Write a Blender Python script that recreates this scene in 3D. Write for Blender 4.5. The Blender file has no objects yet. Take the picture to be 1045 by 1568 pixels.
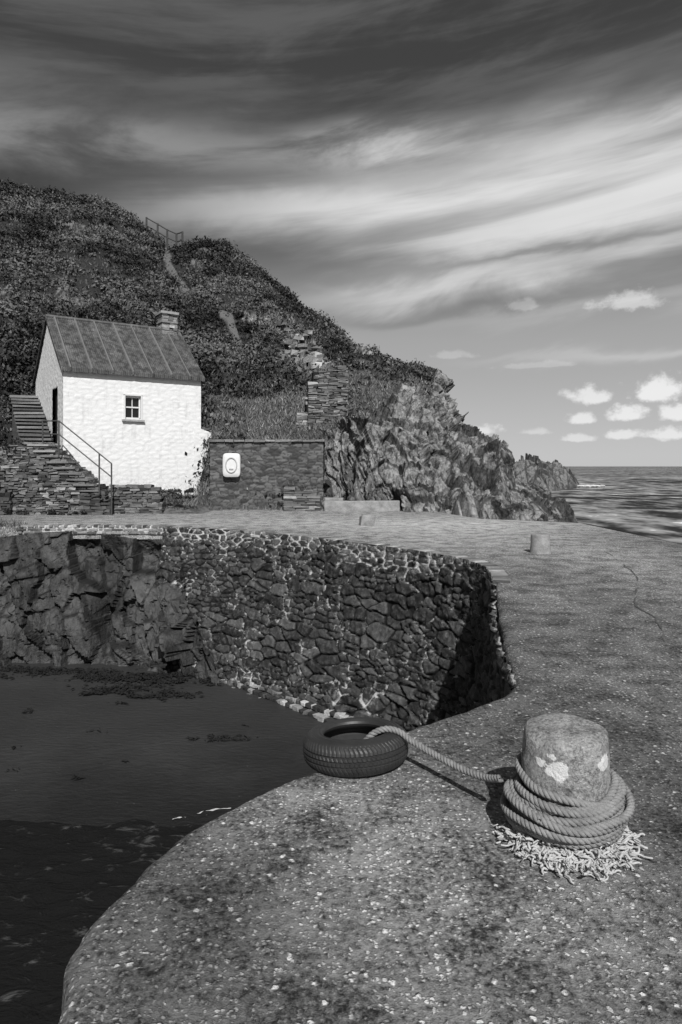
import bpy, math
import numpy as np
from mathutils import Vector
from mathutils.geometry import delaunay_2d_cdt
rng = np.random.default_rng(11)
scene = bpy.context.scene

# ------------------------------------------------------------ numpy noise
def h3(ix, iy, iz, k=0):
    ix = ix.astype(np.int64); iy = iy.astype(np.int64); iz = iz.astype(np.int64)
    n = (ix*374761393 + iy*668265263 + iz*1274126177 + k*974634777) & 0xffffffff
    n = ((n ^ (n >> 13))*1274126177) & 0xffffffff
    n = n ^ (n >> 16)
    n = (n*668265263) & 0xffffffff
    n = n ^ (n >> 15)
    return n/4294967295.0

def vnoise(p, k=0):
    f = np.floor(p); t = p-f; t = t*t*(3-2*t)
    i = f.astype(np.int64); r = 0
    for dx in (0, 1):
        for dy in (0, 1):
            for dz in (0, 1):
                w = (t[:, 0] if dx else 1-t[:, 0])*(t[:, 1] if dy else 1-t[:, 1])*(t[:, 2] if dz else 1-t[:, 2])
                r = r+w*h3(i[:, 0]+dx, i[:, 1]+dy, i[:, 2]+dz, k)
    return r*2-1

def fbm(p, oct=4, k=0, rough=.5):
    a = 1; r = 0; s = 0
    for o in range(oct):
        r = r+a*vnoise(p*(2**o)+o*17.3, k+o); s += a; a *= rough
    return r/s

def voro(p, k=0, two_d=False, jit=.9, jy=None):
    f = np.floor(p).astype(np.int64); n = len(p)
    F1 = np.full(n, 1e9); F2 = np.full(n, 1e9)
    v1 = np.zeros((n, 3)); v2 = np.zeros((n, 3)); idd = np.zeros((n, 3), np.int64)
    jy = jit if jy is None else jy
    for dx in (-2, -1, 0, 1, 2) if two_d else (-1, 0, 1):
        for dy in (-1, 0, 1):
            for dz in ((0,) if two_d else (-1, 0, 1)):
                c = f+np.array([dx, dy, dz])
                st = (.5*(c[:, 1] % 2)) if two_d else 0
                s = np.stack([c[:, 0]+.5+st+jit*(h3(c[:, 0], c[:, 1], c[:, 2], k+1)-.5),
                              c[:, 1]+.5+jy*(h3(c[:, 0], c[:, 1], c[:, 2], k+2)-.5),
                              (p[:, 2] if two_d else c[:, 2]+.5+jit*(h3(c[:, 0], c[:, 1], c[:, 2], k+3)-.5))], 1)
                d = s-p; q = (d*d).sum(1)
                a = q < F1; b = (~a) & (q < F2)
                F2[a] = F1[a]; v2[a] = v1[a]
                F1[a] = q[a]; v1[a] = d[a]; idd[a] = c[a]
                F2[b] = q[b]; v2[b] = d[b]
    edge = (F2-F1)/(2*np.sqrt(((v1-v2)**2).sum(1))+1e-9)
    return edge, v1, idd

def facet(p, k=0, tilt=1.2):
    e, d, c = voro(p, k)
    r = h3(c[:, 0], c[:, 1], c[:, 2], k+7)
    g = np.stack([h3(c[:, 0], c[:, 1], c[:, 2], k+8+i)-.5 for i in range(3)], 1)
    return (r-.5)+tilt*(g*d).sum(1), e

# ------------------------------------------------------------ node helpers
class E:
    def __init__(s, nt, sock): s.nt = nt; s.s = sock
    def m(s, op, *o, clamp=False):
        n = s.nt.nodes.new('ShaderNodeMath'); n.operation = op; n.use_clamp = clamp
        for i, v in enumerate((s,)+o):
            if isinstance(v, E): s.nt.links.new(v.s, n.inputs[i])
            else: n.inputs[i].default_value = v
        return E(s.nt, n.outputs[0])
    def __add__(s, o): return s.m('ADD', o)
    __radd__ = __add__
    def __mul__(s, o): return s.m('MULTIPLY', o)
    __rmul__ = __mul__
    def __sub__(s, o): return s.m('SUBTRACT', o)
    def __rsub__(s, o): return (s*-1.0)+o
    def __truediv__(s, o): return s.m('DIVIDE', o)
    def clamp(s): return s.m('ADD', 0.0, clamp=True)
def gauss(x): return (x*x*-1.0).m('EXPONENT')
def sm(x, a, b, lo=0., hi=1.):
    if a > b: a, b, lo, hi = b, a, hi, lo
    n = x.nt.nodes.new('ShaderNodeMapRange'); n.interpolation_type = 'SMOOTHSTEP'
    x.nt.links.new(x.s, n.inputs[0])
    n.inputs[1].default_value = a; n.inputs[2].default_value = b
    n.inputs[3].default_value = lo; n.inputs[4].default_value = hi
    return E(x.nt, n.outputs[0])
def lerp(a, b, t):
    return (b-a)*t+a if isinstance(b, E) or isinstance(a, E) else t*(b-a)+a
def comb(nt, x, y, z):
    n = nt.nodes.new('ShaderNodeCombineXYZ')
    for i, v in enumerate((x, y, z)):
        if isinstance(v, E): nt.links.new(v.s, n.inputs[i])
        else: n.inputs[i].default_value = v
    return E(nt, n.outputs[0])
def sep(v):
    n = v.nt.nodes.new('ShaderNodeSeparateXYZ'); v.nt.links.new(v.s, n.inputs[0])
    return [E(v.nt, o) for o in n.outputs]
def noise(v, scale, detail=4, rough=.5, dist=0.):
    n = v.nt.nodes.new('ShaderNodeTexNoise'); v.nt.links.new(v.s, n.inputs['Vector'])
    n.inputs['Scale'].default_value = scale; n.inputs['Detail'].default_value = detail
    n.inputs['Roughness'].default_value = rough; n.inputs['Distortion'].default_value = dist
    return E(v.nt, n.outputs[0])
def vor(v, scale, feature='F1', rnd=1.):
    n = v.nt.nodes.new('ShaderNodeTexVoronoi'); n.feature = feature
    v.nt.links.new(v.s, n.inputs['Vector']); n.inputs['Scale'].default_value = scale
    n.inputs['Randomness'].default_value = rnd
    d = E(v.nt, n.outputs['Distance'])
    if feature == 'F1':
        b = v.nt.nodes.new('ShaderNodeSeparateColor'); v.nt.links.new(n.outputs['Color'], b.inputs[0])
        return d, E(v.nt, b.outputs[0])
    return d
def scl(v, x, y, z, rot=(0, 0, 0)):
    n = v.nt.nodes.new('ShaderNodeMapping'); v.nt.links.new(v.s, n.inputs[0])
    n.inputs['Scale'].default_value = (x, y, z); n.inputs['Rotation'].default_value = rot
    return E(v.nt, n.outputs[0])
def vadd(v, x):
    n = v.nt.nodes.new('ShaderNodeVectorMath'); n.operation = 'ADD'
    v.nt.links.new(v.s, n.inputs[0]); v.nt.links.new(x.s, n.inputs[1]); return E(v.nt, n.outputs[0])
def attr(nt, name):
    n = nt.nodes.new('ShaderNodeAttribute'); n.attribute_name = name
    return E(nt, n.outputs['Fac'])

def material(name, build):
    m = bpy.data.materials.new(name); m.use_nodes = True; nt = m.node_tree
    p = nt.nodes['Principled BSDF']
    tc = nt.nodes.new('ShaderNodeTexCoord'); co = E(nt, tc.outputs['Object'])
    r = build(nt, co)
    c = r['col']
    if isinstance(c, E): nt.links.new(c.s, p.inputs['Base Color'])
    else: p.inputs['Base Color'].default_value = (c, c, c, 1)
    ro = r.get('rough', .9)
    if isinstance(ro, E): nt.links.new(ro.s, p.inputs['Roughness'])
    else: p.inputs['Roughness'].default_value = ro
    p.inputs['Specular IOR Level'].default_value = r.get('spec', .25)
    p.inputs['Metallic'].default_value = r.get('metal', 0.)
    if 'h' in r:
        b = nt.nodes.new('ShaderNodeBump'); nt.links.new(r['h'].s, b.inputs['Height'])
        b.inputs['Distance'].default_value = r.get('bd', .01); b.inputs['Strength'].default_value = r.get('bs', 1.)
        nt.links.new(b.outputs[0], p.inputs['Normal'])
    return m

# ------------------------------------------------------------ mesh helpers
def mk(name, V, F, mat, attrs=None, smooth=True, parent=None):
    V = np.asarray(V, dtype=np.float32); F = np.asarray(F, dtype=np.int32)
    me = bpy.data.meshes.new(name); n, k = F.shape
    me.vertices.add(len(V)); me.vertices.foreach_set('co', V.ravel())
    me.loops.add(n*k); me.loops.foreach_set('vertex_index', F.ravel())
    me.polygons.add(n); me.polygons.foreach_set('loop_start', np.arange(0, n*k, k, dtype=np.int32))
    me.polygons.foreach_set('loop_total', np.full(n, k, np.int32))
    me.polygons.foreach_set('use_smooth', np.full(n, smooth, bool))
    me.update(calc_edges=True); me.validate()
    for a, v in (attrs or {}).items():
        at = me.attributes.new(a, 'FLOAT', 'POINT'); at.data.foreach_set('value', np.asarray(v, np.float32))
    me.materials.append(mat)
    o = bpy.data.objects.new(name, me); scene.collection.objects.link(o)
    if parent: o.parent = parent
    return o
def empty(name, loc=(0, 0, 0)):
    o = bpy.data.objects.new(name, None); scene.collection.objects.link(o); return o
def gridF(nr, nc, keep=None, wrap=False):
    i = np.arange(nr-1)[:, None]; j = np.arange(nc if wrap else nc-1)[None, :]
    a = i*nc+j; b = i*nc+(j+1) % nc; c = (i+1)*nc+(j+1) % nc; d = (i+1)*nc+j+0*i
    F = np.stack([a+0*d, b, c, d], -1).reshape(-1, 4)
    return F if keep is None else F[keep.reshape(-1)]
def join(parts):
    V = []; F = []; A = {}; o = 0
    for v, f, a in parts:
        V.append(v); F.append(f+o); o += len(v)
        for k, x in a.items(): A.setdefault(k, []).append(x)
    return np.concatenate(V), np.concatenate(F), {k: np.concatenate(x) for k, x in A.items()}
BF = np.array([[0, 3, 2, 1], [4, 5, 6, 7], [0, 1, 5, 4], [1, 2, 6, 5], [2, 3, 7, 6], [3, 0, 4, 7]])
def boxes(lst, jit=0.):
    """lst: (center, ux(2d dir), half (l,d,h), tone)"""
    V = []; F = []; T = []
    for i, (c, u, h, tone) in enumerate(lst):
        u = np.array([u[0], u[1], 0.]); u /= np.linalg.norm(u); w = np.array([-u[1], u[0], 0.]); z = np.array([0, 0, 1.])
        q = [(-1, -1, -1), (1, -1, -1), (1, 1, -1), (-1, 1, -1), (-1, -1, 1), (1, -1, 1), (1, 1, 1), (-1, 1, 1)]
        P = np.array([np.array(c)+u*a*h[0]+w*b*h[1]+z*g*h[2] for a, b, g in q])
        if jit: P += rng.uniform(-1, 1, P.shape)*jit*np.minimum(1, np.array(h).min()/.05)
        V.append(P); F.append(BF+8*i); T.append(np.full(8, tone))
    return np.concatenate(V), np.concatenate(F), {'tone': np.concatenate(T)}
def addbox(name, lst, mat, jit=0, parent=None, bevel=0.):
    v, f, a = boxes(lst, jit); o = mk(name, v, f, mat, a, smooth=False, parent=parent)
    if bevel:
        m = o.modifiers.new('b', 'BEVEL'); m.width = bevel; m.segments = 2
    return o
def tube(P, r, k=8, closed=False):
    P = np.asarray(P, float); n = len(P); T = np.gradient(P, axis=0); T /= np.linalg.norm(T, axis=1)[:, None]+1e-9
    up = np.array([0, 0, 1.]) if abs(T[0, 2]) < .9 else np.array([1., 0, 0])
    N = np.cross(T[0], up); N /= np.linalg.norm(N); Ns = [N]
    for i in range(1, n):
        N = N-T[i]*N.dot(T[i]); N = N/(np.linalg.norm(N)+1e-9); Ns.append(N)
    Ns = np.array(Ns); B = np.cross(T, Ns); a = np.linspace(0, 2*np.pi, k, endpoint=False)
    r = np.broadcast_to(r, (n,))
    V = P[:, None]+r[:, None, None]*(np.cos(a)[None, :, None]*Ns[:, None]+np.sin(a)[None, :, None]*B[:, None])
    return V.reshape(-1, 3), gridF(n, k, wrap=True), Ns, B
def catmull(P, step):
    P = np.asarray(P, float); Q = np.vstack([2*P[0]-P[1], P, 2*P[-1]-P[-2]]); out = []
    for i in range(1, len(Q)-2):
        L = np.linalg.norm(Q[i+1]-Q[i]); t = np.linspace(0, 1, max(2, int(L/step*3)), endpoint=False)[:, None]
        a, b, c, d = Q[i-1], Q[i], Q[i+1], Q[i+2]
        out.append(.5*(2*b+(c-a)*t+(2*a-5*b+4*c-d)*t**2+(-a+3*b-3*c+d)*t**3))
    out = np.vstack(out+[P[-1:]])
    s = np.r_[0, np.cumsum(np.linalg.norm(np.diff(out, axis=0), axis=1))]
    u = np.arange(0, s[-1], step)
    return np.stack([np.interp(u, s, out[:, j]) for j in range(out.shape[1])], 1)
def smooth01(x, a, b):
    t = np.clip((x-a)/(b-a), 0, 1); return t*t*(3-2*t)

def masonry(U, V, pos, nor, cw, ch, depth, k=0, gap=.10, rnd=.6, warp=.16, jy=.5):
    """U,V flattened metric coords; returns displaced positions + attrs"""
    p = np.stack([U/cw, V/ch, 0*U], 1)
    wp = np.stack([U/.25, V/.25, 0*U], 1)
    p[:, 0] += warp*vnoise(wp, k+31); p[:, 1] += warp*vnoise(wp+9, k+32)+.35*vnoise(wp*.18, k+33)
    e, d, c = voro(p+np.array([100., 100., .5]), k, two_d=True, jit=.85, jy=jy)
    r = h3(c[:, 0], c[:, 1], c[:, 2], k+20)
    t2 = h3(c[:, 0], c[:, 1], c[:, 2], k+21)
    g = h3(c[:, 0], c[:, 1], c[:, 2], k+22)-.5
    m = smooth01(e, gap*.3, gap)
    h = m*depth*(1-rnd+rnd*r+g*d[:, 0]*.8+g*d[:, 1])+depth*.35*fbm(np.stack([U, V, 0*U], 1)/.10, 3, k)*m
    return pos+nor*h[:, None], {'edge': m, 'tone': t2}

# ------------------------------------------------------------ materials
def m_concrete(nt, co):
    big = noise(co, .6, 2, .6); med = noise(co, 2.8, 5, .7); fine = noise(co, 34, 4, .8)
    w = comb(nt, (fine-.5)*.035, (med-.5)*.15, (fine-.5)*-.03)
    cw = vadd(co, w)
    d1, c1 = vor(cw, 58); d3, c3 = vor(cw, 25)
    quay_tone = attr(nt, 'quay_tone')
    cov = sm(med, .36, .58, .25, 1.)
    p1 = sm(d1-c1*.35, -.02, .22, 1, 0)*c1*cov
    p3 = sm(d3-c3*.32, -.12, .06, 1, 0)*sm(c3, .40, .9)
    base = lerp(.040, .22, sm(med*.45+fine*.55, .38, .62))
    tone = (.50+big*.65+quay_tone*1.15).m('MAXIMUM', .3)
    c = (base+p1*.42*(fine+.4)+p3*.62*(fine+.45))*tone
    c = c*sm(fine*.65+med*.35, .36, .48, .32, 1)
    h = p1*.7+p3*1.1+fine*1.2+med*1.5
    return dict(col=c.m('MINIMUM', .72), h=h, bd=.013, bs=.9, rough=.85, spec=.3)
M_concrete = material('weathered_concrete', m_concrete)
def m_conc2(nt, co):
    med = noise(co, 4, 5, .65); fine = noise(co, 45, 4, .7); d, c_ = vor(co, 60)
    c = lerp(.14, .36, sm(med*.6+fine*.4, .3, .7))+sm(d, .15, .35, .14, 0)*c_
    return dict(col=c, h=fine+med*.6, bd=.01, rough=.9)
M_conc2 = material('smooth_concrete', m_conc2)
def m_boll(nt, co):
    x, y, z = sep(co)
    med = noise(co, 6, 5, .65); fine = noise(co, 70, 5, .75); d, c_ = vor(co, 85)
    c = lerp(.10, .46, sm(med*.45+fine*.55, .36, .62))+sm(d, .15, .35, .16, 0)*c_
    c = c*sm(noise(co, 25, 3, .6), .3, .42, .6, 1)
    wob = (noise(co, 26, 4, .65)-.5)*.06
    def spot(px, pz, r):
        dx = x-px; dz = z-pz
        return sm((dx*dx+dz*dz).m('SQRT')+wob, r*.8, r*1.03, 1, 0)
    s = (spot(.885, .352, .042)+spot(1.085, .375, .034)+spot(.835, .365, .020)+spot(.868, .405, .018)).clamp()
    s = s*sm(y, 2.95, 2.90)
    c = lerp(c, .80+(fine-.5)*.4, s)
    return dict(col=c, h=fine+med*1.6+s*.2, bd=.014, rough=.9)
M_boll = material('bollard_concrete', m_boll)
def m_mas(nt, co):
    e = attr(nt, 'edge'); t = attr(nt, 'tone'); lm = attr(nt, 'lime')
    n1 = noise(co, 9, 4, .7); n2 = noise(co, 1.6, 4, .65); n3 = noise(co, 50, 3, .7)
    stone = (lerp(.012, .085, t*t)+sm(n1, .42, .72)*.07)*(n3+.5)
    stone = stone+sm(n1*.5+n2*.5+lm*.08, .56, .68)*.16
    mortar = lerp(.006, .46, sm(n2*.55+n1*.45+lm*.18, .50, .61))
    c = lerp(mortar, stone, sm(e, .25, .75))
    return dict(col=c, h=n1+n3*.5, bd=.035, rough=.75, spec=.4)
M_mas = material('harbour_masonry', m_mas)
def m_stone(nt, co):
    t = attr(nt, 'tone'); n1 = noise(co, 7, 4, .7); n3 = noise(co, 40, 3, .7)
    c = t*(n1*1.1+n3*.9)
    return dict(col=c, h=n1+n3*.4, bd=.03, rough=.9)
M_stone = material('rubble_stone', m_stone)
def m_wmas(nt, co):
    e = attr(nt, 'edge'); t = attr(nt, 'tone'); n1 = noise(co, 8, 5, .7)
    c = lerp(.05, lerp(.04, .15, t), e)*(n1+.5)
    return dict(col=c, h=n1, bd=.02)
M_wmas = material('garden_wall_stone', m_wmas)
def m_white(nt, co):
    n1 = noise(co, 2.2, 4, .65); n2 = noise(co, 14, 4, .7); x, y, z = sep(co)
    e = attr(nt, 'edge')
    streak = noise(scl(co, 5, 5, .6), 1.5, 4, .6)
    dirt = sm(n1*.5+streak*.5, .50, .70)*.16+sm(z, 1.6, .7)*sm(n2, .45, .7)*.25
    c = .76-dirt-(1-e)*.05
    return dict(col=c, h=n2, bd=.012, rough=.8)
M_white = material('whitewashed_stone', m_white)
def m_roof(nt, co):
    n1 = noise(scl(co, 3, 3, .8), 2, 5, .7); n2 = noise(co, 25, 3, .7); n3 = noise(co, 1.3, 3, .6)
    c = lerp(.03, .10, sm(n1, .35, .65))+sm(n2*.5+n3*.5, .53, .62)*.08
    c = lerp(c, .17, attr(nt, 'edge'))
    return dict(col=c, h=n2, bd=.004, rough=.65, spec=.4)
M_roof = material('roof_sheet', m_roof)
def m_hill(nt, co):
    rock = attr(nt, 'rock'); grass = attr(nt, 'grass'); path = attr(nt, 'path'); ed = attr(nt, 'edge')
    n1 = noise(co, .8, 4, .65); n2 = noise(co, 7, 4, .75)
    n3 = noise(scl(co, 3.2, 3.2, .9, (.15, .5, 0)), 1.6, 5, .78, .6)
    veg = lerp(.01, .05, n2); gr = lerp(.05, .20, sm(n2*.6+n1*.4, .35, .65))
    rk = lerp(.05, .46, sm(n3*.62+n1*.38, .36, .62))*(.55+n2*.8)
    rk = rk*(.28+sm(ed, 0., .08)*.72)  # crevice shade painted into the rock colour along facet edges
    c = lerp(veg, gr, grass); c = lerp(c, rk, rock); c = lerp(c, .06+n2*.16, path)
    return dict(col=c.m('MINIMUM', .7), h=n2+n3*1.8*rock, bd=.13, bs=.9, rough=.95)
M_hill = material('hill_ground', m_hill)
def m_drock(nt, co):
    ed = attr(nt, 'edge')
    n1 = noise(co, .7, 4, .65); n2 = noise(co, 8, 4, .75); n3 = noise(scl(co, 3, 3, 1, (.2, .3, 0)), 2, 4, .75, .5)
    c = lerp(.020, .10, sm(n3*.4+n1*.6, .36, .64))*(.5+n2*.9)*(.28+sm(ed, 0, .08)*.72)  # facet-edge term paints crease shade into this rock colour too
    c = c+sm(n1*.4+n2*.6, .60, .70)*.09
    return dict(col=c, h=n2+n3*1.0, bd=.06, rough=.7, spec=.4)
M_drock = material('dark_rock', m_drock)
def m_leaf(lo, hi):
    def f(nt, co):
        t = attr(nt, 'tone'); return dict(col=lerp(lo, hi, t*t), rough=.7, spec=.2)
    return f
M_leaf = material('foliage', m_leaf(.008, .155)); M_grass = material('dry_grass', m_leaf(.07, .36))
def m_sand(nt, co):
    n1 = noise(co, .5, 4, .6); n2 = noise(scl(co, 1, 2.5, 1), 5, 4, .6); n3 = noise(co, 90, 2, .6)
    d, cc = vor(co, 7)
    sp = sm(d, .03, .08, 1, 0)*sm(cc, .75, .8)
    x, y, z = sep(co)
    wet = sm(y+(n1-.5)*2.5, 9.8, 12.8, .40, 1)
    c = (lerp(.016, .046, n1)+n2*.010)*(n3*.5+.75)*wet+sp*.10
    return dict(col=c, h=n2+n3*.15, bd=.035, rough=.55, spec=.3)
M_sand = material('wet_sand', m_sand)
def m_sea(nt, co):
    x, y, z = sep(co)
    a = noise(scl(co, 1, .5, 1), .24, 4, .65); b = noise(scl(co, .5, 1, 1, (0, 0, .5)), 5.0, 5, .7, .6); b2 = noise(scl(co, .6, 1, 1, (0, 0, .5)), 1.1, 3, .6)
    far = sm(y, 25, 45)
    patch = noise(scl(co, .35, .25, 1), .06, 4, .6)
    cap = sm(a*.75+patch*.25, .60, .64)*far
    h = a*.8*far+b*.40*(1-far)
    col = lerp(.015, .34, sm(patch*.28+a*.72, .42, .60))*far+cap*.4+(1-far)*(sm(b*.75+b2*.25, .55, .66)*.07+.012)  # wave light and shade, near ripple glints painted in colour; cap is foam
    return dict(col=col, h=h, bd=.25, bs=.7, rough=far*.30+.32, spec=.06)
M_sea = material('sea_water', m_sea)
def m_tyre(nt, co):
    n = noise(co, 30, 4, .7); n1 = noise(co, 7, 3, .6)
    return dict(col=lerp(.008, .035, n1)+n*.012, h=n, bd=.0015, rough=.5, spec=.45)
M_tyre = material('tyre_rubber', m_tyre)
def m_rope(nt, co):
    n = noise(co, 200, 3, .7); n1 = noise(co, 14, 3, .6)
    return dict(col=lerp(.09, .38, n1)*(n+.5), h=n, bd=.004, rough=.95, spec=.1)
M_rope = material('old_rope', m_rope)
M_fray = material('frayed_fibre', lambda nt, co: dict(col=lerp(.26, .64, noise(co, 60, 3, .6)), rough=.9))
M_glass = material('window_glass', lambda nt, co: dict(col=.01, rough=.08, spec=.5))
M_paint = material('white_paint', lambda nt, co: dict(col=lerp(.62, .74, noise(co, 9, 3, .6)), rough=.5))
M_metal = material('galvanised_metal', lambda nt, co: dict(col=lerp(.04, .12, noise(co, 30, 3, .6)), rough=.5, metal=.3))
M_wood = material('weathered_wood', lambda nt, co: dict(col=lerp(.03, .09, noise(co, 12, 3, .6)), rough=.9))
M_dark = material('dark_gap', lambda nt, co: dict(col=lerp(.008, .02, noise(co, 12, 3, .6)), rough=1.))
M_joint = material('joint_filler', lambda nt, co: dict(col=lerp(.03, .14, noise(co, 12, 3, .6)), rough=1.))
M_slate = material('slate_step', lambda nt, co: dict(col=attr(nt, 'tone')*(noise(co, 9, 5, .7)+.5), h=noise(co, 20, 4, .7), bd=.02, rough=.8))
M_foam = material('foam', lambda nt, co: dict(col=lerp(.4, .8, noise(co, 20, 3, .6)), rough=.8))
M_lime = material('lime_mortar', lambda nt, co: dict(col=lerp(.12, .66, sm(noise(co, 11, 5, .75), .36, .62)), h=noise(co, 30, 3, .7), bd=.02, rough=.9))

# ------------------------------------------------------------ quay outline
EP = [(-.6, -8), (-.6, 0), (-.62, 1.0), (-.74, 1.6), (-.82, 1.96), (-.883, 2.18), (-.889, 2.37), (-.836, 2.55), (-.758, 2.8),
      (-.628, 3.09), (-.453, 3.32), (-.244, 3.52), (.08, 3.84), (.389, 4.17), (.755, 4.45), (1.083, 4.76), (1.23, 4.95), (1.30, 5.15),
      (1.37, 5.65), (1.58, 6.8), (2.03, 9.0), (2.26, 10.07), (2.25, 11.2), (1.85, 12.3), (1.0, 13.48), (-.32, 14.93), (-1.94, 16.5),
      (-4.13, 17.8), (-5.3, 18.25), (-9.2, 18.4), (-14, 18.5), (-34, 19)]
EDG = catmull(EP, .05)
S = np.arange(len(EDG))*.05
def nl(P):
    T = np.gradient(P, axis=0); T /= np.linalg.norm(T, axis=1)[:, None]
    return np.stack([-T[:, 1], T[:, 0]], 1), T
EN, ET = nl(EDG)
k = np.ones(9)/9
EN = np.stack([np.convolve(np.pad(EN[:, i], 4, 'edge'), k, 'valid') for i in (0, 1)], 1); EN /= np.linalg.norm(EN, axis=1)[:, None]
def near(x, y): return int(np.argmin((EDG[:, 0]-x)**2+(EDG[:, 1]-y)**2))
iA = near(1.30, 5.15); iB = near(-4.13, 17.8); iCop = near(2.1, 9.4)
def dz(x, y):
    p = np.stack([x, y, 0*x], 1)
    return .016*fbm(p/1.3, 3, 5)+.004*fbm(p/.18, 3, 6)
wob = .02*fbm(np.stack([EDG[:, 0], EDG[:, 1], 0*S], 1)/.25, 3, 3)+.014*fbm(np.stack([EDG[:, 0], EDG[:, 1], 0*S], 1)/.07, 2, 9)
EW = EDG+EN*wob[:, None]
inner = EW-EN*.10
far = np.array([(-34, 30), (1, 30), (3.3, 24.0), (4.3, 20.9), (5.6, 20.0), (6.75, 19.3), (7.0, 13.5), (7.3, 5), (7.4, -8)])
outline = np.vstack([inner, far])
gx, gy = np.meshgrid(np.arange(-1.0, 3.5, .07), np.arange(1.2, 5.4, .07))
g1 = np.stack([gx.ravel(), gy.ravel()], 1)+rng.uniform(-.02, .02, (gx.size, 2))
gx, gy = np.meshgrid(np.arange(-33, 7.2, .45), np.arange(-7.5, 29, .45))
g2 = np.stack([gx.ravel(), gy.ravel()], 1)+rng.uniform(-.1, .1, (gx.size, 2))
pts = np.vstack([outline, g1, g2])
res = delaunay_2d_cdt([Vector(p) for p in pts.tolist()], [], [list(range(len(outline)))], 1, 1e-5)
DV = np.array([[v[0], v[1]] for v in res[0]]); DF = np.array([list(f) for f in res[2] if len(f) == 3])
a, b, c = DV[DF[:, 0]], DV[DF[:, 1]], DV[DF[:, 2]]
cr = (b[:, 0]-a[:, 0])*(c[:, 1]-a[:, 1])-(b[:, 1]-a[:, 1])*(c[:, 0]-a[:, 0])
DF[cr < 0] = DF[cr < 0][:, ::-1]
def quay_tonef(x, y):  # broad lighter and darker patches in the concrete tone
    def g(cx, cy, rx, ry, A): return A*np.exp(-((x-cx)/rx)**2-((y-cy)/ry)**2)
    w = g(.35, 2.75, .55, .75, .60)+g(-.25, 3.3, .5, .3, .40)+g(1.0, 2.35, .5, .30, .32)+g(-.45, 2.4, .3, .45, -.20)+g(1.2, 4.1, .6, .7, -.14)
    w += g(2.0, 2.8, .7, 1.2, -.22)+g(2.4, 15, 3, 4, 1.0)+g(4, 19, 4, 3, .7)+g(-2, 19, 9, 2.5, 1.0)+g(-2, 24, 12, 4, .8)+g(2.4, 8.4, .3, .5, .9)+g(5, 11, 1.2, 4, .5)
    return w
mk('quay_pavement', np.c_[DV, dz(DV[:, 0], DV[:, 1])], DF, M_concrete, {'quay_tone': quay_tonef(DV[:, 0], DV[:, 1])})
def lip(name, i0, i1, prof, mat):
    P = EW[i0:i1]; N = EN[i0:i1]; rows = []
    for off, z in prof:
        xy = P+N*off
        zz = dz(xy[:, 0], xy[:, 1])+z if z > -.3 else np.full(len(P), z)
        q = np.c_[xy, zz]
        if off > -.09: q += .012*np.c_[N, -np.ones(len(P))]*fbm(q/.09, 3, 12)[:, None]
        rows.append(q)
    V = np.array(rows); F = gridF(len(prof), len(P))
    V = V.reshape(-1, 3)
    mk(name, V, F, mat, {'quay_tone': quay_tonef(V[:, 0], V[:, 1])})
lip('pier_head_wall', 0, iA+2, [(-.10, 0), (-.06, -.001), (-.03, -.006), (-.008, -.02), (.0, -.045), (.005, -.09), (.01, -.2), (.03, -.6), (.1, -4.4)], M_concrete)
lip('harbour_wall_top', iA, len(EW), [(-.10, 0), (-.05, -.004), (-.02, -.02), (-.01, -.1), (-.01, -.35)], M_concrete)
fo = np.vstack([far[1:], [(7.4, -8)]]); fo = catmull(fo[:-1], .3)
V = np.vstack([np.c_[fo, dz(fo[:, 0], fo[:, 1])], np.c_[fo, np.full(len(fo), -4.5)]])
mk('pier_outer_wall', V, gridF(2, len(fo)), M_concrete, {'quay_tone': np.zeros(len(V))})
def jline(pts, w, name):
    P = catmull(pts, .06); N, _ = nl(P); P = P+N*(.05*fbm(np.c_[P, 0*P[:, 0]]/.3, 4, 2))[:, None]
    ww = w*np.clip(.5+1.6*fbm(np.c_[P, 0*P[:, 0]]/.2, 3, 8), 0, 3)[:, None]
    A = P+N*ww; B = P-N*ww
    V = np.vstack([np.c_[A, dz(A[:, 0], A[:, 1])+.005], np.c_[B, dz(B[:, 0], B[:, 1])+.005]])
    return V, gridF(2, len(P)), {}
v, f, _ = join([jline([(2.95, 6.2), (3.3, 7.2), (3.45, 8.0), (4.3, 10.0), (4.9, 12.6)], .012, ''),
                jline([(2.45, 10.1), (3.1, 9.95), (4.2, 10.05)], .010, ''), jline([(4.5, 11.6), (5.7, 11.9), (7, 12.0)], .012, '')])
mk('pavement_joints', v, f, M_joint)

# ------------------------------------------------------------ harbour wall masonry
def sub(i0, i1, step):
    P = EW[i0:i1]; u = np.arange(0, (i1-i0-1)*.05, step); s = np.arange(i1-i0)*.05
    r = lambda A: np.stack([np.interp(u, s, A[:, j]) for j in (0, 1)], 1)
    return u, r(P), r(EN[i0:i1])
u, P, N = sub(iA-4, iB+14, .022)
vv = np.arange(0, 3.9, .022)
frac = smooth01(u/u[-1], .15, .75)
bat = .12+.95*frac
U, Vv = np.meshgrid(u, vv)
pos = np.stack([P[None, :, 0]+N[None, :, 0]*bat[None]*Vv/3.6, P[None, :, 1]+N[None, :, 1]*bat[None]*Vv/3.6, -Vv+0*U], -1).reshape(-1, 3)
nor = np.stack([N[None, :, 0]+0*U, N[None, :, 1]+0*U, .25+0*U], -1).reshape(-1, 3)
uf, vf = U.ravel(), Vv.ravel()
big = fbm(np.stack([uf, vf, 0*uf], 1)/1.1, 3, 77)
pA, aA = masonry(uf+.2*big, vf, pos, nor, .52, .22, .085, k=3, gap=.11, warp=.24, jy=.70)
pB, aB = masonry(uf+.1*big, vf, pos, nor, .30, .12, .07, k=13, gap=.16, warp=.24, jy=.6)
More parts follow.
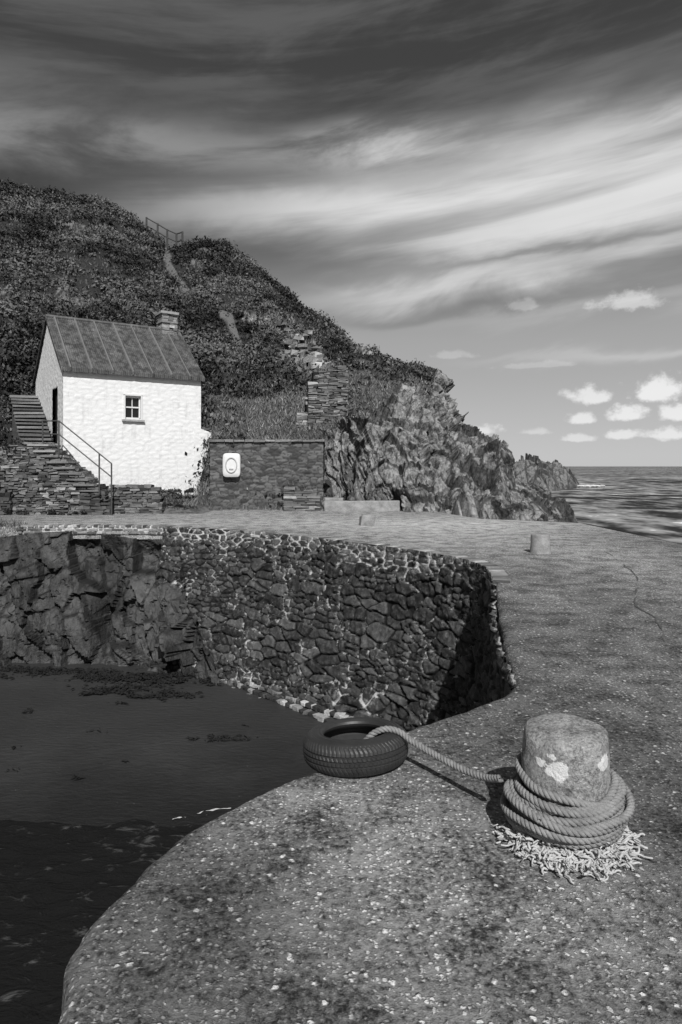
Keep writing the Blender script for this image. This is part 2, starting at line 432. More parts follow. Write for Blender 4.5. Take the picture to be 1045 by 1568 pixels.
selB = (fbm(np.stack([uf/1.3, vf/.8, 0*uf], 1), 3, 88) > .14) | (vf < .30+.1*big)
pp = np.where(selB[:, None], pB, pA)
A = {kk: np.where(selB, aB[kk], aA[kk]) for kk in aA}
pp += nor*(.06*big)[:, None]
A['lime'] = np.clip(1.1-vf/.42, 0, 1)*.9-.6*smooth01(-uf/u[-1], -.36, -.2)+.25*big
mk('harbour_wall', pp, gridF(len(vv), len(u)), M_mas, A)
# coping
i1 = near(-8.6, 18.4)
bed = []
Pb = EW[iCop:i1]; Nb = EN[iCop:i1]; tp = smooth01(np.arange(len(Pb)).astype(float), 0, 40)
for off, z in ((-.20, -.006), (-.10, .012), (.01, .010), (.025, -.01), (.03, -.10), (.035, -.21), (-.02, -.25)):
    xy = Pb+Nb*off; q_ = np.c_[xy, dz(xy[:, 0], xy[:, 1])+z-.03*(1-tp)]; q_ += .010*np.c_[Nb, np.ones(len(Pb))]*fbm(q_/.06, 2, 4)[:, None]; bed.append(q_)
mk('coping_mortar', np.vstack(bed), gridF(7, len(Pb)), M_lime)
lst = []
for course in range(3):
    s = iCop*.05+.1*course
    while s < i1*.05:
        w = rng.uniform(.09, .20) if course < 1 else rng.uniform(.12, .32); i = int((s+w/2)/.05)
        c = EW[i]; n = EN[i]; out = rng.uniform(.035, .055)
        d = .12 if course == 0 else .08
        zc = (-.008, -.098, -.18)[course]; th = (.032, .031, .031)[course]
        cc = c+n*(out-d)
        lst.append(((cc[0], cc[1], zc+rng.uniform(-.006, .006)), (n[1], -n[0]), (w/2-.014, d, th), rng.uniform(.06, .30) if rng.random() > .12 else .45))
        s += w
addbox('coping_stones', lst, M_stone, .010, bevel=.008)
lst = []
for (p0, p1, z, d) in (((-2.95, 16.35), (.25, 13.15), -3.26, .16), ((-2.85, 16.2), (.2, 13.0), -3.36, .17), ((-2.75, 16.05), (.2, 12.87), -3.46, .2)):
    p0 = np.array(p0); p1 = np.array(p1); L = np.linalg.norm(p1-p0); t = (p1-p0)/L; s = 0
    while s < L:
        w = rng.uniform(.06, .2); c = p0+t*(s+w/2)
        lst.append(((c[0], c[1], z), t, (w/2-.01, d, .042), rng.uniform(.10, .5) if rng.random() > .35 else .04)); s += w
addbox('wall_footing', lst, M_stone, .025, bevel=.01)

# ------------------------------------------------------------ rock under the quay
i0 = near(-3.95, 17.7)
u, P, N = sub(i0, len(EW), .05)
vv = np.arange(0, 4.1, .042); U, Vv = np.meshgrid(u, vv)
T = np.stack([-N[:, 1], N[:, 0]], 1)
top = .24+.1*np.sin(u*1.3)
nearw = np.exp(-U/2.6)
off = .05+(.75+.50*nearw)*smooth01(Vv, .1, 2.6)
sh = (.15+1.9*smooth01(Vv, .5, 3.3))*nearw
pos = np.stack([P[None, :, 0]+N[None, :, 0]*off+T[None, :, 0]*sh, P[None, :, 1]+N[None, :, 1]*off+T[None, :, 1]*sh, -Vv-top[None]], -1).reshape(-1, 3)
nor = np.stack([N[None, :, 0]+0*U, N[None, :, 1]+0*U, 0*U], -1).reshape(-1, 3)
q = pos.copy(); q[:, 0] += .25*pos[:, 2]
q += .15*np.stack([fbm(pos/.6, 3, 71), fbm(pos/.6, 3, 72), fbm(pos/.6, 3, 73)], 1)
f1, e1 = facet(q/np.array([1.5, 1.5, 2.6]), 41, 1.5); f2, e2 = facet(q/np.array([.55, .55, 1.0]), 43, 1.4); f3, e3 = facet(q/np.array([.18, .18, .3]), 47)
damp = smooth01(Vv.ravel(), 0, .5); dmp2 = smooth01(U.ravel(), -.3, 1.0)
dsp = (.85*f1*(.35+.65*dmp2)+.34*f2+.09*f3)*(.25+.75*damp)+.2*fbm(pos/1.5, 3, 4)*damp
dsp -= .9*np.exp(-((pos[:, 0]+6.05)/.22)**2-((pos[:, 2]+2.7)/.6)**2)
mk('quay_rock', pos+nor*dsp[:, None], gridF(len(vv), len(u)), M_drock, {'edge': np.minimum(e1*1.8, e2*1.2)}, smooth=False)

# ------------------------------------------------------------ beach, sea
xs = np.arange(-34, 3.2, .14); ys = np.arange(3, 19.5, .10); X, Y = np.meshgrid(xs, ys)
pn_ = np.stack([X.ravel(), Y.ravel(), 0*X.ravel()], 1)
Z = -3.40-.45*smooth01(-Y-.10*(X+4), -13.2, -7)+.035*fbm(pn_/1.5, 4, 8).reshape(X.shape)+.03*fbm(pn_/.6+40, 3, 9).reshape(X.shape)*smooth01(-Y, -12, -10)
mk('beach_sand', np.stack([X, Y, Z], -1).reshape(-1, 3), gridF(len(ys), len(xs)), M_sand)
R = 25000
mk('sea', [(-R, -R, -3.62), (R, -R, -3.62), (R, R, -3.62), (-R, R, -3.62)], [[0, 1, 2, 3]], M_sea)
V = []; F = []; n = 0
def weed(cx, cy, r, cnt):
    global n
    th = rng.uniform(0, 3.14); st = rng.uniform(1, 3)
    for i in range(cnt):
        g = rng.normal(size=2)*r*.6; g[0] *= st
        x = cx+g[0]*math.cos(th)*1.4-g[1]*math.sin(th); y = cy+g[0]*math.sin(th)*.6+g[1]*math.cos(th)
        z = -3.40-.45*float(smooth01(np.array(-y-.1*(x+4)), -13.2, -7))+.03
        b = rng.uniform(0, 6.28); l = rng.uniform(.02, .09); w = l*.3; dx, dy = math.cos(b), math.sin(b)
        V.extend([(x-dx*l, y-dy*l, z), (x+dy*w, y-dx*w, z+rng.uniform(0, .04)), (x+dx*l, y+dy*l, z), (x-dy*w, y+dx*w, z+rng.uniform(0, .04))])
        F.append([n, n+1, n+2, n+3]); n += 4
for i in range(90):
    x = rng.uniform(-8.2, -3.0); weed(x, 16.9-abs(rng.normal(0, .35))-.12*(x+8), rng.uniform(.04, .2), int(rng.uniform(3, 40)))
for i in range(14): weed(rng.uniform(-6.5, -1), rng.uniform(11, 15.5), rng.uniform(.02, .07), int(rng.uniform(2, 16)))
for i in range(18): weed(rng.uniform(-5.8, -3.0), rng.uniform(14.6, 16.3), rng.uniform(.05, .22), 50)
weed(-2.15, 12.5, .12, 60); weed(-4.6, 15.4, .25, 160); weed(-5.2, 16.0, .25, 160)
mk('seaweed', V, F, M_dark, smooth=False)
parts = []
for (x0, y0, x1, y1, w) in ((-2.5, 9.95, -2.25, 10.05, .028), (-2.15, 10.15, -1.65, 10.3, .018)):
    P = catmull([(x0, y0), ((x0+x1)/2, (y0+y1)/2+.05), (x1, y1)], .02); N, _ = nl(P); ww = (w*np.clip(.5+2.2*fbm(np.c_[P, 0*P[:, 0]]/.08, 3, 5), 0, 3))[:, None]
    P = P+N*(.04*fbm(np.c_[P, 0*P[:, 0]]/.12, 3, 15))[:, None]
    parts.append((np.vstack([np.c_[P+N*ww, np.full(len(P), -3.565)], np.c_[P-N*ww, np.full(len(P), -3.565)]]), gridF(2, len(P)), {}))
v, f, _ = join(parts); mk('foam_line', v, f, M_foam)

# ------------------------------------------------------------ hill / headland terrain
C = {-420: [(790, 25), (740, 27), (650, 29), (500, 32), (360, 40), (215, 54)],
     -150: [(790, 25), (740, 27), (650, 29), (520, 32), (380, 40), (245, 54)],
     0: [(788, 25.3), (740, 27), (640, 29), (520, 32), (400, 40), (280, 54)],
     60: [(785, 26), (740, 28.5), (640, 30.5), (520, 33), (400, 41), (295, 54)],
     110: [(785, 26), (740, 29), (640, 31.5), (510, 34), (400, 42), (302, 54)],
     150: [(785, 26), (740, 30), (640, 32), (500, 35), (400, 42), (308, 54)],
     200: [(785, 26), (740, 30), (640, 32.5), (500, 36), (410, 43), (334, 54)],
     240: [(785, 26), (740, 30), (640, 32.5), (520, 36), (430, 43), (368, 53)],
     270: [(782, 26), (740, 29), (640, 31.5), (540, 35), (450, 43), (388, 52)],
     300: [(778, 25.8), (738, 26.2), (660, 27.5), (560, 32), (460, 42), (378, 52)],
     340: [(775, 25.6), (735, 25.8), (680, 26.0), (590, 31), (470, 41), (381, 52)],
     390: [(775, 25.6), (735, 25.8), (680, 26.0), (590, 31), (480, 42), (412, 52)],
     440: [(775, 25.6), (735, 25.8), (675, 26.1), (590, 30), (510, 41), (454, 51)],
     500: [(775, 25.3), (735, 25.5), (660, 26.1), (590, 30), (530, 40), (497, 50)],
     540: [(778, 25), (740, 25.3), (640, 26.3), (590, 29), (560, 38), (531, 49)],
     570: [(780, 24.8), (740, 25.3), (640, 26.6), (592, 29), (566, 38), (548, 48)],
     610: [(783, 24.3), (740, 25.2), (645, 27), (600, 30), (578, 38), (562, 48)],
     645: [(787, 23.6), (745, 25), (655, 27), (612, 31), (590, 37), (574, 46)],
     664: [(789, 23.2), (750, 25), (665, 27.5), (622, 31), (600, 36), (586, 45)],
     678: [(790, 23), (750, 25), (680, 28), (645, 31), (628, 36), (612, 44)],
     700: [(792, 23.2), (755, 25), (700, 28), (672, 31), (658, 35), (645, 42)],
     725: [(795, 23.8), (757, 25.5), (708, 28.5), (684, 31), (674, 34), (667, 40)],
     768: [(798, 24.5), (762, 26.5), (715, 29), (699, 31), (691, 34), (685, 38)],
     778: [(800, 25), (775, 27), (745, 29), (737, 31), (731, 33), (728, 36)],
     812: [(803, 25.6), (787, 27), (762, 28), (753, 30), (749, 31), (746, 32)],
     850: [(806, 26), (797, 27), (782, 28), (772, 29), (766, 30), (762, 31)],
     868: [(812, 26.3), (804, 27), (794, 28), (787, 29), (781, 29.6), (777, 30.2)],
     880: [(880, 26.8), (870, 27), (860, 28), (855, 28.5), (850, 29), (848, 29.5)],
     900: [(915, 27), (915, 27.5), (915, 28), (915, 28.5), (915, 29), (915, 29.5)]}
kp = np.array(sorted(C)); PX = np.unique(np.r_[np.arange(-420, -60, 5.), np.arange(-60, 900.1, 1.5)])
tt = np.linspace(0, 5, 300)
PY6 = np.stack([np.interp(PX, kp, [C[k][j][0] for k in kp]) for j in range(6)]); D6 = np.stack([np.interp(PX, kp, [C[k][j][1] for k in kp]) for j in range(6)])
SY = np.stack([np.interp(tt, range(6), PY6[:, i]) for i in range(len(PX))], 1)
SD = np.stack([np.interp(tt, range(6), D6[:, i]) for i in range(len(PX))], 1)
def blur(A, w):
    k = np.hanning(w+2)[1:-1]; k /= k.sum(); B = np.pad(A, ((w//2, w//2), (0, 0)), 'reflect', reflect_type='odd')
    return np.stack([np.convolve(B[:, i], k, 'valid') for i in range(A.shape[1])], 1)
SY = blur(SY, 29); SD = blur(SD, 29)
SP = np.broadcast_to(PX, SY.shape)
TX = (SP-522.5)/1045*SD; TY = SD; TZ = 1.6-(SY-714)*SD/1045
base = np.stack([TX, TY, TZ], -1)
foot = base[:1].copy(); foot[..., 1] -= .2; foot[..., 2] = np.where(PX[None] > 640, -4.6, -.6)
bk = []
for dd, dh in ((1.5, .3), (4, 2), (10, 6), (22, 16), (45, 45)):
    r = base[-1:].copy(); s = (r[..., 1]+dd)/r[..., 1]; r[..., 0] *= s; r[..., 1] *= s; r[..., 2] = np.maximum(r[..., 2]-dh, -5); bk.append(r)
G = np.concatenate([foot, base]+bk, 0)
ext = lambda A: np.concatenate([A[:1], A]+[A[-1:]]*5, 0)
SYe = ext(SY).ravel(); SPe = ext(SP).ravel()
nr, nc = G.shape[:2]
gu = np.gradient(G, axis=0); gv = np.gradient(G, axis=1); NN = np.cross(gv, gu); NN /= np.linalg.norm(NN, axis=2)[..., None]+1e-9
NN = NN.reshape(-1, 3); Pt = G.reshape(-1, 3)
NN[NN[:, 2] < 0] *= -1
nz = fbm(Pt/3., 4, 61); nz2 = fbm(Pt/1.0, 4, 62)
rl = np.interp(SPe, [480, 492, 540, 600, 650, 672, 690, 720, 900], [900, 650, 630, 618, 606, 560, 560, 500, 400])
rock = smooth01(SYe-rl+24*nz+12*nz2, -4, 6)*smooth01(SPe, 484, 494)
for (cx, cy, rx, ry) in ((97, 445, 12, 22), (185, 470, 16, 22), (312, 400, 26, 17), (455, 535, 26, 12), (480, 560, 28, 18), (395, 490, 22, 7), (105, 345, 22, 14), (20, 455, 20, 14), (130, 470, 30, 14), (625, 660, 60, 60), (440, 500, 18, 6), (560, 545, 20, 5)):
    rock = np.maximum(rock, smooth01(((SPe-cx)/rx)**2+((SYe-cy)/ry)**2+1.3*nz2, 1.1, .7)*(1 if cx > 330 else .5))
grass = smooth01(SPe+20*nz, 505, 545)*(1-smooth01(SPe, 690, 700))
grass = np.maximum(grass, smooth01(SPe+15*nz, 310, 335)*smooth01(SYe+14*nz2, 578, 605))
grass = np.maximum(grass, smooth01(SPe, 150, 260)*smooth01(SYe, 735, 742))
grass *= smooth01(SYe-np.interp(SPe, [300, 500, 540, 600, 650], [580, 560, 552, 572, 588]), -4, 8)
grass *= 1-.6*smooth01(fbm(Pt/1.3, 3, 66), .15, .3)
def pdist(poly):
    d = np.full(len(SPe), 1e9)
    for (x0, y0), (x1, y1) in zip(poly[:-1], poly[1:]):
        vx, vy = x1-x0, y1-y0; t = np.clip(((SPe-x0)*vx+(SYe-y0)*vy)/(vx*vx+vy*vy), 0, 1)
        d = np.minimum(d, np.hypot(SPe-x0-t*vx, SYe-y0-t*vy))
    return d
pd_ = np.minimum(pdist([(254, 380), (260, 405), (268, 420), (284, 443)]), pdist([(340, 480), (352, 484), (358, 505), (366, 528)]))
path = smooth01(pd_+3*nz2, 7, 4); path = np.maximum(path, .5*smooth01(pdist([(284, 443), (310, 470), (345, 482)])+2*nz2, 3, 1.5))
rock *= (1-path)
q = Pt.copy(); q[:, 0] += .30*Pt[:, 2]
q += .30*np.stack([fbm(Pt/.8, 4, 71), fbm(Pt/.8, 4, 72), fbm(Pt/.8, 4, 73)], 1)
f1, e1 = facet(q/np.array([1.3, 1.7, 4.2]), 51, 1.5); f2, e2 = facet(q/np.array([.42, .6, 1.6]), 53, 1.5); f3, e3 = facet(q/np.array([.16, .24, .5]), 57, 1.3)
onbase = np.ones(nr*nc); onbase[:nc] = .3
amp = 1-.55*smooth01(SPe, 745, 785)
dsp = rock*(.85*f1+.42*f2+.17*f3+.25*nz+.12*fbm(Pt/.35, 3, 64))*amp+(1-rock)*(.45*nz+.25*nz2)*(1-path)
dsp *= onbase
HP = Pt+NN*dsp[:, None]
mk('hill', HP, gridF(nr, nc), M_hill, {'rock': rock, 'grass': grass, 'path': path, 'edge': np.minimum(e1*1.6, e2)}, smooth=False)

area = np.linalg.norm(np.cross(gu, gv), axis=2).ravel()
inb = np.zeros((nr, nc)); inb[1:-4] = 1; inb = inb.ravel()
vis = (SPe > -90) & (SYe < 770)
veg = (1-rock)*(1-path)*(1-.9*grass)*inb*vis*(1-smooth01(-pd_, -13, -6))
gaps = .12+.88*smooth01(fbm(Pt/1.8, 3, 95), -.22, .1)
def choose(w, n):
    w = w/w.sum(); return rng.choice(len(w), n, p=w)
def clumps(name, idx, r0, r1, leaves, ls, mat, tlo, thi, flat=.8):
    n = len(idx); cen = HP[idx]+rng.uniform(-.12, .12, (n, 3)); r = r0+(r1-r0)*rng.random(n)**2
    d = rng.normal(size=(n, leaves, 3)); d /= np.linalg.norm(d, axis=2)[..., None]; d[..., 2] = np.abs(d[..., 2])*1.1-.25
    rad = rng.uniform(.45, 1.1, (n, leaves, 1))
    p = cen[:, None]+d*rad*r[:, None, None]*np.array([1, 1, flat])
    a = rng.normal(size=p.shape); a /= np.linalg.norm(a, axis=2)[..., None]
    b = np.cross(a, rng.normal(size=p.shape)); b /= np.linalg.norm(b, axis=2)[..., None]
    L = rng.uniform(ls*.6, ls*1.5, (n, leaves, 1))
    V = np.stack([p-a*L, p+b*L*.55, p+a*L, p-b*L*.55], 2).reshape(-1, 3)
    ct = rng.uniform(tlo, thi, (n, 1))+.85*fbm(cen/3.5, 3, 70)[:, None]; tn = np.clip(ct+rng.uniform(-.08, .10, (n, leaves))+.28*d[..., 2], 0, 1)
    return V, np.arange(len(V)).reshape(-1, 4), {'tone': np.repeat(tn.ravel(), 4)}
p1 = clumps('', choose(veg*area*gaps, 5200), .25, 1.0, 50, .085, M_leaf, .25, .75)
rowr = np.zeros((nr, nc)); rowr[-12:-4] = 1
p2 = clumps('', choose(rowr.ravel()*vis*(SPe < 665)*((SPe < 220) | (SPe > 292))*(1-.6*(rock > .5)), 700), .2, .7, 50, .09, M_leaf, .1, .6)
hedge = np.exp(-((SPe-390)/22)**2-((SYe-545)/14)**2)*2+np.exp(-((SPe-20)/40)**2-((SYe-560)/60)**2)+np.exp(-((SPe-325)/14)**2-((SYe-540)/30)**2)*2
hedge += (SPe > 540)*(SPe < 650)*np.exp(-((SYe-np.interp(SPe, [540, 650], [540, 580]))/8)**2)
p3 = clumps('', choose(hedge*veg*area, 500), .35, 1.0, 60, .09, M_leaf, .1, .6)
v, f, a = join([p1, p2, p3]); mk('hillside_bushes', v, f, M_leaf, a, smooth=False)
def blades(idx, per, hgt, wid, spread, pts=None):
    base_ = HP[idx] if pts is None else pts; n = len(base_)
    p = base_[:, None]+rng.normal(size=(n, per, 3))*np.array([spread, spread, .02])
    a = rng.uniform(0, 6.28, (n, per)); w = wid*rng.uniform(.6, 1.4, (n, per)); h = hgt*rng.uniform(.4, 1.3, (n, per))
    s = np.stack([np.cos(a), np.sin(a), 0*a], -1)*w[..., None]; t = np.stack([rng.normal(size=a.shape)*.45, rng.normal(size=a.shape)*.45, 1+0*a], -1)*h[..., None]
    V = np.stack([p-s, p+s, p+t], 2).reshape(-1, 3)
    tn = np.clip(np.repeat(rng.uniform(0, .8, n), per)+rng.uniform(-.2, .3, n*per), 0, 1)
    return V, np.arange(len(V)).reshape(-1, 3), {'tone': np.repeat(tn, 3)}
gi = choose((grass*(1-rock)*.9+.06*veg)*area*inb*vis, 15000)
b1 = blades(gi, 6, .20, .018, .15)
gx = np.c_[rng.uniform(-7.6, -4.9, 260), rng.uniform(23.3, 25.2, 260), np.full(260, .45)]
gx[:, 2] = .25+.25*smooth01(-gx[:, 0], 5, 7)
b2 = blades(None, 6, .28, .012, .1, gx)
gx = np.c_[rng.uniform(-4.8, -.4, 110), rng.uniform(24.5, 25.2, 110), np.full(110, .02)]
b3 = blades(None, 5, .16, .01, .08, gx)
gx = np.c_[rng.uniform(-10, -8.6, 80), rng.uniform(18.3, 18.6, 80), np.full(80, .0)]
b4 = blades(None, 5, .2, .008, .1, gx)
v, f, a = join([b1, b2, b3, b4]); mk('hill_grass', v, f, M_grass, a, smooth=False)

xs = np.arange(-14, -4.2, .1); ys = np.arange(22.3, 30, .1); X, Y = np.meshgrid(xs, ys)
Z = .55*smooth01(Y, 22.6, 24.4)*smooth01(-X, 4.3, 6.2)-.05+.05*fbm(np.stack([X.ravel(), Y.ravel(), 0*X.ravel()], 1)/.4, 3, 4).reshape(X.shape)
mk('grass_bank', np.stack([X, Y, Z], -1).reshape(-1, 3), gridF(len(ys), len(xs)), M_hill, {'rock': 0*X.ravel(), 'grass': 1+0*X.ravel(), 'path': 0*X.ravel(), 'edge': 1+0*X.ravel()})

def terr(px, py):
    w = (SPe-px)**2+(SYe-py)**2+1e6*(inb < .5); return HP[int(np.argmin(w))]
parts = []; tops = []
for px, py in ((226, 358), (243, 370), (256, 380), (270, 388), (281, 386)):
    p = terr(px, py); t = p+np.array([0, 0, 1.45]); tops.append(t)
    v, f, _, _ = tube([p-np.array([0, 0, .4]), (p+t)/2, t], .075, 6); parts.append((v, f, {}))
for a, b in zip(tops[:-1], tops[1:]):
    for dzz in (-.05, -.65):
        v, f, _, _ = tube([a+[0, 0, dzz], (a+b)/2+[0, 0, dzz], b+[0, 0, dzz]], .05, 6); parts.append((v, f, {}))
v, f, _ = join(parts); mk('wooden_fence', v, f, M_wood)

# ------------------------------------------------------------ dry-stone helper
def drystone(p0, u, w, d, z0, top, tlo, thi, ch=(.07, .16), sw=(.15, .5)):
    u = np.array(u, float); u /= np.linalg.norm(u); n = np.array([-u[1], u[0]]); L = []; z = z0
    zt = max(top(x) for x in np.linspace(0, w, 9))
    while z < zt:
        h = rng.uniform(*ch); s = 0
        while s < w:
            l = min(rng.uniform(*sw), w-s+.02)
            if z+h*.6 < top(min(s+l/2, w)):
                c = np.array(p0)+u*(s+l/2)+n*(d/2)
                L.append(((c[0], c[1], z+h/2), u, (l/2-.006, d/2+rng.uniform(-.03, .035), h/2-.005), rng.uniform(tlo, thi)*(1.8 if rng.random() < .12 else 1)))
            s += l
        z += h
    return L
L = drystone((-1.28, 26.6), (1, .15), 1.55, .8, 3.0, lambda x: np.interp(x, [0, .15, .35, .8, 1.2, 1.45, 1.55], [4.4, 4.9, 5.2, 5.45, 5.55, 5.55, 5.45]), .05, .20, (.04, .10), (.12, .45))
L += drystone((-1.75, 26.8), (1, .0), .7, .8, 2.9, lambda x: np.interp(x, [0, .3, .7], [3.3, 4.0, 4.6]), .15, .34, (.06, .14), (.15, .5))
L.append(((-.5, 27.05, 4.1), (1, .15), (.66, .30, 1.2), .015))  # dark inner core, added so no light passes through the gaps
addbox('ruined_stone_pillar', L, M_stone, .035)
L = []
for i in range(190):
    px = rng.uniform(432, 505); py = np.interp(px, [432, 505], [522, 578])+rng.normal()*9; p = terr(px, py); s = rng.uniform(.06, .24)
    L.append(((p[0], p[1]-.1, p[2]+s*.2), (1, rng.uniform(-1, 1)), (s, s*.8, s*.5), rng.uniform(.12, .42)))
for i in range(50):
    px = rng.uniform(375, 432); py = np.interp(px, [375, 432], [483, 502])+rng.normal()*3; p = terr(px, py); s = rng.uniform(.06, .22)
    L.append(((p[0], p[1]-.1, p[2]+s*.2), (1, rng.uniform(-1, 1)), (s, s*.8, s*.5), rng.uniform(.10, .35)))
addbox('loose_rocks', L, M_stone, .09)

# ------------------------------------------------------------ stone garden wall with lifebuoy housing
def mbox(name, p0, u, w, h0, top, d, cw, ch, depth, mat, k, parent=None, lime=0, res=.03):
    u = np.array(u, float); u /= np.linalg.norm(u); n = np.array([-u[1], u[0]]); p0 = np.array(p0, float); parts = []
    sides = [(p0, u, w), (p0+u*w, n, d), (p0+u*w+n*d, -u, w), (p0+n*d, -n, d)]
    for j, (q0, dr, L) in enumerate(sides):
        a = np.linspace(0, L, max(3, int(L/res))); b = np.linspace(0, 1, max(3, int((top-h0)/res))); A_, B_ = np.meshgrid(a, b)
        pos = np.stack([q0[0]+dr[0]*A_, q0[1]+dr[1]*A_, h0+B_*(top-h0)], -1).reshape(-1, 3)
        nn = np.array([dr[1], -dr[0], 0]); pp, at = masonry(A_.ravel()+j*7, B_.ravel()*(top-h0), pos, np.broadcast_to(nn, pos.shape), cw, ch, depth, k)
        parts.append((pp, gridF(len(b), len(a)), at))
    a = np.linspace(-.03, w+.03, int(w/.06)+3); b = np.linspace(-.03, d+.03, int(d/.06)+3); A_, B_ = np.meshgrid(a, b)
    pos = np.stack([p0[0]+u[0]*A_+n[0]*B_, p0[1]+u[1]*A_+n[1]*B_, top+0*A_], -1).reshape(-1, 3)
    pp, at = masonry(A_.ravel(), B_.ravel(), pos, np.broadcast_to([0, 0, 1.], pos.shape), cw*1.2, cw, depth, k+5)
    parts.append((pp, gridF(len(b), len(a)), at))
    v, f, at = join(parts); at['lime'] = np.full(len(v), lime)
    return mk(name, v, f, mat, at, parent=parent)
mbox('stone_wall', (-4.85, 25.3), (1, -.012), 4.2, -.1, 2.5, .55, .30, .11, .04, M_wmas, 81)
addbox('wall_capstones', drystone((-4.9, 25.2), (1, -.012), 4.3, .7, 2.5, lambda x: 2.56, .10, .25, (.08, .1), (.2, .6)), M_stone, .02)
life = empty('lifebuoy_housing')
def roundplate(name, cx, cz, y, hw, hh, e, th, mat, inset=.0, parent=None):
    a = np.linspace(0, 2*np.pi, 48, endpoint=False); sx = np.sign(np.cos(a))*np.abs(np.cos(a))**(2/e)*hw; sz = np.sign(np.sin(a))*np.abs(np.sin(a))**(2/e)*hh
    rows = []
    for s, yy in ((1, y+th), (1, y+.02), (.97, y), (.6, y-.0), (.01, y-.0)):
        rows.append(np.stack([cx+sx*s, np.full(48, yy), cz+sz*s], 1))
    V = np.vstack(rows); return mk(name, V, gridF(5, 48, wrap=True), mat, parent=parent)
M_grey = material('grey_plastic', lambda nt, co: dict(col=lerp(.40, .50, noise(co, 9, 3, .6)), rough=.5))
roundplate('back_plate', -4.02, 1.64, 25.02, .32, .44, 6, .16, M_paint, parent=life)
a_ = np.linspace(0, 2*np.pi, 60)
ring = np.stack([-4.02+.20*np.cos(a_), np.full(60, 25.0), 1.64+.27*np.sin(a_)], 1)
v, f, _, _ = tube(ring, .022, 8); mk('ring', v, f, M_grey, parent=life)
roundplate('handle', -4.02, 1.50, 24.99, .08, .025, 4, .02, M_grey, parent=life)
addbox('concrete_kerb', [((.75, 24.35, .17), (1, -.02), (1.35, .2, .2), .3)], M_conc2, .02, bevel=.03)
addbox('concrete_ledge', [((-.25, 24.9, .22), (1, 0), (.35, .2, .24), .3)], M_conc2, .02, bevel=.03)
addbox('slate_bench', drystone((-2.05, 24.3), (1, 0), 1.3, .6, -.02, lambda x: np.interp(x, [0, .25, .4, 1.0, 1.3], [.5, .9, .55, .85, .5]), .05, .2, (.05, .1), (.3, .7)), M_stone, .02)

# ------------------------------------------------------------ cottage
cot = empty('white_cottage')
fu = np.array([.829, .559]); fu /= np.linalg.norm(fu); fn = np.array([-fu[1], fu[0]])
c0 = np.array([-9.57, 23.5]); W = 5.03; Dp = 5.0; zb = .2; ze = 5.02; zr = 7.1
def wall(name, q0, dr, L, topf, cut=None, k=0):
    a = np.linspace(0, L, int(L/.04)); b = np.linspace(0, 1, int((ze-zb)/.04)); A_, B_ = np.meshgrid(a, b)
    H = topf(A_)-zb; Zm = B_*H
    pos = np.stack([q0[0]+dr[0]*A_, q0[1]+dr[1]*A_, zb+Zm], -1).reshape(-1, 3); nn = np.array([dr[1], -dr[0], 0])
    pp, at = masonry(A_.ravel(), Zm.ravel(), pos, np.broadcast_to(nn, pos.shape), .42, .15, .012, k, gap=.25, rnd=.7)
    keep = None
    if cut:
        ca = (A_[:-1, :-1]+A_[1:, 1:])/2; cb = (Zm[:-1, :-1]+Zm[1:, 1:])/2+zb
        keep = ~((ca > cut[0]) & (ca < cut[1]) & (cb > cut[2]) & (cb < cut[3]))
    mk(name, pp, gridF(len(b), len(a), keep), M_white, at, parent=cot)
wc = 2.41; wz = 3.72
wall('front_wall', c0, fu, W, lambda a: ze+0*a, (wc-.30, wc+.30, wz-.42, wz+.46), 91)
g0 = c0+fn*Dp
gt = lambda a: ze+(zr-ze)*(1-np.abs(2*a/Dp-1))
wall('left_gable', g0, -fn, Dp, gt, (Dp-1.75, Dp-.85, 2.4, 4.42), 92)
wall('right_gable', c0+fu*W, fn, Dp, gt, None, 93)
wall('back_wall', c0+fu*W+fn*Dp, -fu, W, lambda a: ze+0*a, None, 94)
def P3(a, b, z): q = c0+fu*a+fn*b; return (q[0], q[1], z)
addbox('window_glass', [(P3(wc, .16, wz), fu, (.3, .01, .44), 0)], M_glass, parent=cot)
fr = [(P3(wc-.275, .11, wz), fu, (.032, .03, .42), 0), (P3(wc+.275, .11, wz), fu, (.032, .03, .42), 0), (P3(wc, .11, wz+.41), fu, (.3, .03, .035), 0),
      (P3(wc, .11, wz-.38), fu, (.3, .03, .04), 0), (P3(wc, .105, wz+.03), fu, (.245, .03, .024), 0), (P3(wc, .12, wz+.01), fu, (.012, .02, .37), 0)]
addbox('window_frame', fr, M_paint, parent=cot)
addbox('window_surround', [(P3(wc-.315, .06, wz+.02), fu, (.03, .1, .47), 0), (P3(wc+.315, .06, wz+.02), fu, (.03, .1, .47), 0), (P3(wc, .06, wz+.475), fu, (.345, .1, .03), 0)], M_paint, parent=cot)
addbox('window_sill', [(P3(wc, -.01, wz-.46), fu, (.40, .10, .035), .35)], M_stone, parent=cot)
addbox('door', [(P3(.14, 1.3, 3.4), fn, (.46, .02, 1.05), .1)], M_dark, parent=cot)
parts = []
def flat(name, fn_, cu, cv, k, nvec):
    a = np.linspace(0, cu, max(3, int(cu/.045))); b = np.linspace(0, cv, max(3, int(cv/.045))); A_, B_ = np.meshgrid(a, b)
    pos = fn_(A_, B_).reshape(-1, 3); pp, at = masonry(A_.ravel(), B_.ravel(), pos, np.broadcast_to(nvec, pos.shape), .42, .15, .012, k, gap=.25)
    return pp, gridF(len(b), len(a)), at
bh = 2.85
def bf(A_, B_):
    z = np.minimum(zb+B_, 3.15-.18*A_/.5); x = W+A_-.3
    return np.stack([c0[0]+fu[0]*x-fn[0]*.035, c0[1]+fu[1]*x-fn[1]*.035, z], -1)
parts.append(flat('', bf, .72, bh, 95, np.array([-fn[0], -fn[1], 0])))
